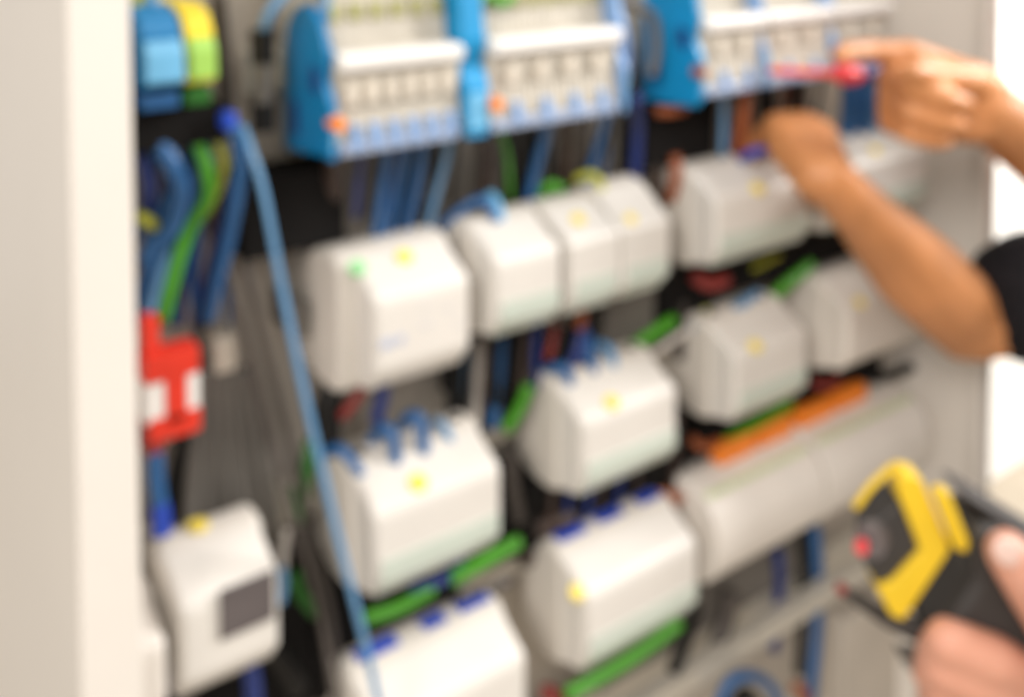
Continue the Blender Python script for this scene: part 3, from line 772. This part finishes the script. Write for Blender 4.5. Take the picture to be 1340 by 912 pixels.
# electrician: two bare arms, black T-shirt ------------------------------
F = Flesh()
W1 = at(1082, 232, -.120)
K1 = at(1050, 176, -.072)
E1 = at(1264, 416, -.140)
S1 = Vector((0.77, -0.33, 0.085))
tips1, th1, fr1, _ = hand(F, W1, K1 - W1, Vector((-.15, -.75, .75)), -1,
     ((0, 42, 55, 20), (0, 46, 52, 20), (-2, 52, 55, 25), (-5, 58, 55, 25)), (28, 55, 25), k=.86)
F.chain([(W1, .0220), (W1.lerp(E1, .25), .0270), (W1.lerp(E1, .62) + Vector((0, 0, -.002)), .0400), (E1, .0395), (E1.lerp(S1, .35), .042), (S1, .052)])
W2 = at(1282, 138, -.175)
K2 = at(1192, 120, -.150)
E2 = at(1500, 300, -.215)
S2 = Vector((0.90, -0.11, 0.24))
tips2, th2, fr2, _ = hand(F, W2, K2 - W2, Vector((.25, .95, .15)), 1,
     ((-6, 8, 18, 14), (4, 72, 80, 40), (2, 76, 82, 40), (0, 80, 82, 40)), (2, 24, 10), k=1.0, wr=.031)
F.chain([(W2, .0270), (W2.lerp(E2, .3), .034), (W2.lerp(E2, .65), .042), (E2, .040), (E2.lerp(S2, .4), .045), (S2, .054)])
NB = Vector((.85, -.23, .29))
TC = Vector((.87, -.23, .0))                 # middle of the trunk; the electrician faces the cabinet from its right end
HC = Vector((.815, -.23, .50))
LEGS = ((Vector((.88, -.30, -.28)), Vector((.85, -.32, -.58))), (Vector((.90, -.14, -.28)), Vector((.93, -.12, -.58))))
F.hull([(S1, .055), (S2, .055), (NB, .06)])
F.hull([(S1 + Vector((.06, .05, -.12)), .085), (S2 + Vector((.0, -.06, -.12)), .085), (TC + Vector((.02, 0, -.06)), .12)])
F.hull([(TC + Vector((0, -.05, -.05)), .115), (TC + Vector((0, .05, -.05)), .115), (TC + Vector((.02, 0, -.26)), .125)])
F.chain([(NB, .062), (HC + Vector((.02, 0, -.10)), .056)])
F.hull([(HC, .082), (HC + Vector((.045, 0, .02)), .085), (HC + Vector((-.045, 0, -.085)), .042)])
F.chain([(HC + Vector((-.080, 0, .0)), .011), (HC + Vector((-.100, 0, -.035)), .014)])     # nose
F.hull([(HC + Vector((-.078, -.018, -.068)), .008), (HC + Vector((-.078, .018, -.068)), .008)])   # mouth
for sy in (-1, 1):
    ear = HC + Vector((.02, .084 * sy, -.01))
    F.hull([(ear, .016), (ear + Vector((0, 0, -.025)), .010)])
for (a, b) in LEGS:
    f_ = Vector((b.x + .02, b.y, -.84))
    F.chain([(a, .088), (b, .060), (f_, .042)])
    F.chain([(f_ + Vector((.01, 0, -.005)), .034), (f_ + Vector((-.13, 0, -.015)), .025)])
per = thing('person', 'electrician in black short sleeved shirt reaching both bare arms into the cabinet', 'person', (.88, -.23, -.88))
F.build('body', 'skin', per, vox=.0032, sm=5)
F = Flesh()
up = Vector((0, 0, 1))
F.chain([(E1.lerp(S1, .20) + up * .008, .062), (E1.lerp(S1, .6), .070), (S1, .074)])
F.chain([(E2.lerp(S2, .35), .058), (E2.lerp(S2, .7), .064), (S2, .074)])
F.hull([(S1, .070), (S2, .070), (NB - Vector((0, 0, .03)), .072)])
F.hull([(S1 + Vector((.06, .05, -.12)), .10), (S2 + Vector((.0, -.06, -.12)), .10), (TC + Vector((.02, 0, -.06)), .135)])
F.hull([(TC + Vector((0, -.05, -.05)), .13), (TC + Vector((0, .05, -.05)), .13), (TC + Vector((.02, 0, -.26)), .14)])
F.build('shirt', 'shirt', per, vox=.006, sm=3)
F = Flesh()
for (a, b) in LEGS:
    F.chain([(a, .102), (b, .075), (Vector((b.x + .02, b.y, -.80)), .060)])
F.build('trousers', 'jeans', per, vox=.008, sm=3)
F = Flesh()
F.hull([(HC + Vector((.015, 0, .035)), .086), (HC + Vector((.06, 0, .0)), .080)])
F.build('hair', 'hair', per, vox=.006, sm=2)

for (a, b) in LEGS:
    F = Flesh()
    f_ = Vector((b.x + .02, b.y, -.838))
    F.hull([(f_ + Vector((.02, 0, 0)), .042), (f_ + Vector((-.07, 0, -.006)), .036), (f_ + Vector((-.15, 0, -.012)), .030)])
    F.build('shoe', 'rubber', per, vox=.006, sm=3)

# screwdriver held by the electrician's upper hand -------------------------
sd = thing('screwdriver', 'red insulated screwdriver held in the upper hand', 'screwdriver', at(1110, 97, -.095))
a, b, c, e = at(1008, 93, -.072), at(1092, 97, -.090), at(1126, 98, -.096), at(1190, 86, -.104)
new_obj('shaft', tube(bmesh.new(), [a, b], .0032, 12), M['red'], sd, smooth=True)
new_obj('collar', tube(bmesh.new(), [b, b.lerp(c, .3), b.lerp(c, .7), c], lambda t: .0062 + .0035 * math.sin(math.pi * t), 14), M['reddot'], sd, smooth=True)
new_obj('handle', tube(bmesh.new(), [c, c.lerp(e, .5), e], .0072, 14), M['wnavy'], sd, smooth=True)

# ------------------------------------------------------------------ yellow meter and the hand that holds it
MZ = 0.50
def mp(px, py, dz=0.0):          # a point of the meter: pixel, metres towards the viewer from its middle plane
    return CAM + ray(px, py) * (MZ - dz)
EX = -FWD
mt = thing('thermal_meter', 'yellow and black handheld meter with red indicator, held at lower right', 'meter', mp(1235, 800))
def poly(nm, pts, z0, z1, m_, bev=.002, par=None):
    bm = bmesh.new()
    hullpoly(bm, [mp(x, y, z0) for x, y in pts], EX * (z1 - z0), bev)
    return new_obj(nm, bm, M[m_], par or mt)
poly('bezel', [(1160, 607), (1172, 601), (1190, 606), (1227, 690), (1226, 700), (1168, 787), (1152, 781), (1133, 744), (1152, 738), (1189, 698), (1161, 626)], -.004, .011, 'myellow', .0015)
pr = bmesh.new()
tube(pr, [mp(1166, 612, .008), mp(1140, 636, .009), mp(1119, 664, .009)], .0018, 10)
new_obj('bezel_edge', pr, M['myellow'], mt, smooth=True)
fp = poly('front_panel', [(1162, 622), (1196, 696), (1158, 750), (1134, 746), (1117, 704), (1119, 658)], -.013, .008, 'rubber')
bl = bmesh.new()
disc(bl, mp(1142, 702, .007), (EX - RIGHT * .6), .0078, .006)
new_obj('lens', bl, M['lens'], fp)
bl = bmesh.new()
disc(bl, mp(1128, 712, .012), (EX - RIGHT * .4), .0030, .004)
new_obj('indicator', bl, M['reddot'], fp)
bd = poly('body', [(1232, 640), (1262, 640), (1345, 688), (1420, 745), (1410, 880), (1340, 842), (1190, 790), (1184, 782), (1234, 706)], -.022, .014, 'rubber', .005)
poly('grip_stripe', [(1214, 634), (1232, 630), (1260, 700), (1256, 712), (1242, 708)], .010, .0185, 'myellow', .002, bd)
poly('edge_strap', [(1226, 612), (1240, 614), (1350, 682), (1350, 700), (1300, 672)], -.018, .006, 'rubber', .002, bd)
poly('trigger', [(1166, 838), (1215, 842), (1225, 858), (1172, 850)], -.010, .006, 'wgrey', .002, bd)
pr = bmesh.new()
tube(pr, [mp(1104, 772, -.004), mp(1160, 806, -.004), mp(1235, 838, -.002)], lambda t: .0022 + .0042 * t, 12)
po = new_obj('probe', pr, M['rubber'], mt, smooth=True)
pr = bmesh.new()
disc(pr, mp(1104, 772, -.004), mp(1098, 768, -.004) - mp(1104, 772, -.004), .0026, .003)
new_obj('probe_tip', pr, M['wred'], po)

F = Flesh()
EL, SH = mp(2000, 1420, .02), Vector((.47, -.80, .16))
NK, T2, H2 = Vector((.60, -.92, .25)), Vector((.63, -.95, -.05)), Vector((.575, -.90, .46))
def c3(px, py, dz, r): return (mp(px, py, dz), r)
# palm behind the grip, thumb over the near side, four fingers wrapping from below
F.hull([c3(1500, 930, -.01, .027), c3(1480, 1000, -.01, .026), c3(1400, 820, -.012, .016), c3(1370, 960, .0, .017)])
F.chain([c3(1450, 900, .012, .020), c3(1392, 822, .026, .0145), c3(1345, 756, .031, .0122), c3(1318, 722, .030, .0098)])
for (x0, y0, x1, y1, x2, y2, x3, y3, z1, r) in ((1385, 905, 1300, 862, 1240, 838, 1222, 852, .020, .0100), (1380, 935, 1300, 905, 1238, 872, 1216, 878, .016, .0105), (1375, 965, 1300, 945, 1240, 915, 1222, 912, .010, .0100), (1372, 990, 1310, 985, 1260, 960, 1244, 950, .004, .0088)):
    F.chain([c3(x0, y0, -.004, r * 1.2), c3(x1, y1, z1, r * 1.1), c3(x2, y2, z1 + .002, r), c3(x3, y3, z1 - .012, r * .85)])
F.chain([c3(1490, 965, -.01, .030), (mp(1700, 1150, .0), .036), (EL, .044), (SH, .052)])
F.chain([(SH, .055), (NK, .06), (NK + Vector((-.02, .02, .10)), .055)])
F.hull([(H2, .082), (H2 + Vector((.035, -.03, .02)), .085), (H2 + Vector((-.034, .030, -.085)), .042)])
F.chain([(H2 + Vector((-.062, .052, .0)), .011), (H2 + Vector((-.077, .064, -.035)), .014)])
F.hull([(SH + Vector((.04, -.04, -.12)), .08), (T2, .12)])
p2 = thing('person', 'colleague whose pinkish hand grips the yellow meter', 'person', mp(1600, 1300, 0))
hb2 = F.build('body', 'skin2', p2, vox=.0022, sm=5)
nb = bmesh.new()
bmesh.ops.create_icosphere(nb, subdivisions=2, radius=1.0, matrix=Matrix.Translation(mp(1318, 722, .0392)) @ Matrix((RIGHT, UP, EX)).transposed().to_4x4() @ Matrix.Rotation(RAD(38), 4, 'Z') @ Matrix.Diagonal((.0060, .0075, .0012, 1)))
new_obj('thumbnail', nb, M['nail'], hb2, smooth=True)
F = Flesh()
F.chain([(EL.lerp(SH, .40), .060), (SH, .072)])
S3 = Vector((.74, -1.06, .16))
F.hull([(SH, .072), (S3, .072), (NK - Vector((0, 0, .03)), .074)])
F.hull([(SH + Vector((.04, -.04, -.12)), .10), (S3 + Vector((-.03, .03, -.12)), .10), (T2, .14), (T2 - Vector((0, 0, .26)), .15)])
F.chain([(S3, .072), (S3 + Vector((.04, -.04, -.28)), .056), (S3 + Vector((.0, .02, -.50)), .045)])
F.build('shirt', 'jeans', p2, vox=.008, sm=3)
F = Flesh()
for k in (-1, 1):
    h_ = T2 + Vector((.05 * k, -.06 * k, -.30))
    F.chain([(h_, .105), (h_ + Vector((0, 0, -.28)), .075), (Vector((h_.x, h_.y, -.81)), .060)])
F.build('trousers', 'wgrey', p2, vox=.010, sm=3)
F = Flesh()
F.hull([(H2 + Vector((.012, -.010, .035)), .086), (H2 + Vector((.048, -.04, .0)), .080)])
F.build('hair', 'hair', p2, vox=.008, sm=2)
for k in (-1, 1):
    F = Flesh()
    f_ = Vector((T2.x + .05 * k, T2.y - .06 * k, -.838))
    F.hull([(f_, .042), (f_ + Vector((-.12, .10, -.012)), .030)])
    F.build('shoe', 'rubber', p2, vox=.008, sm=2)
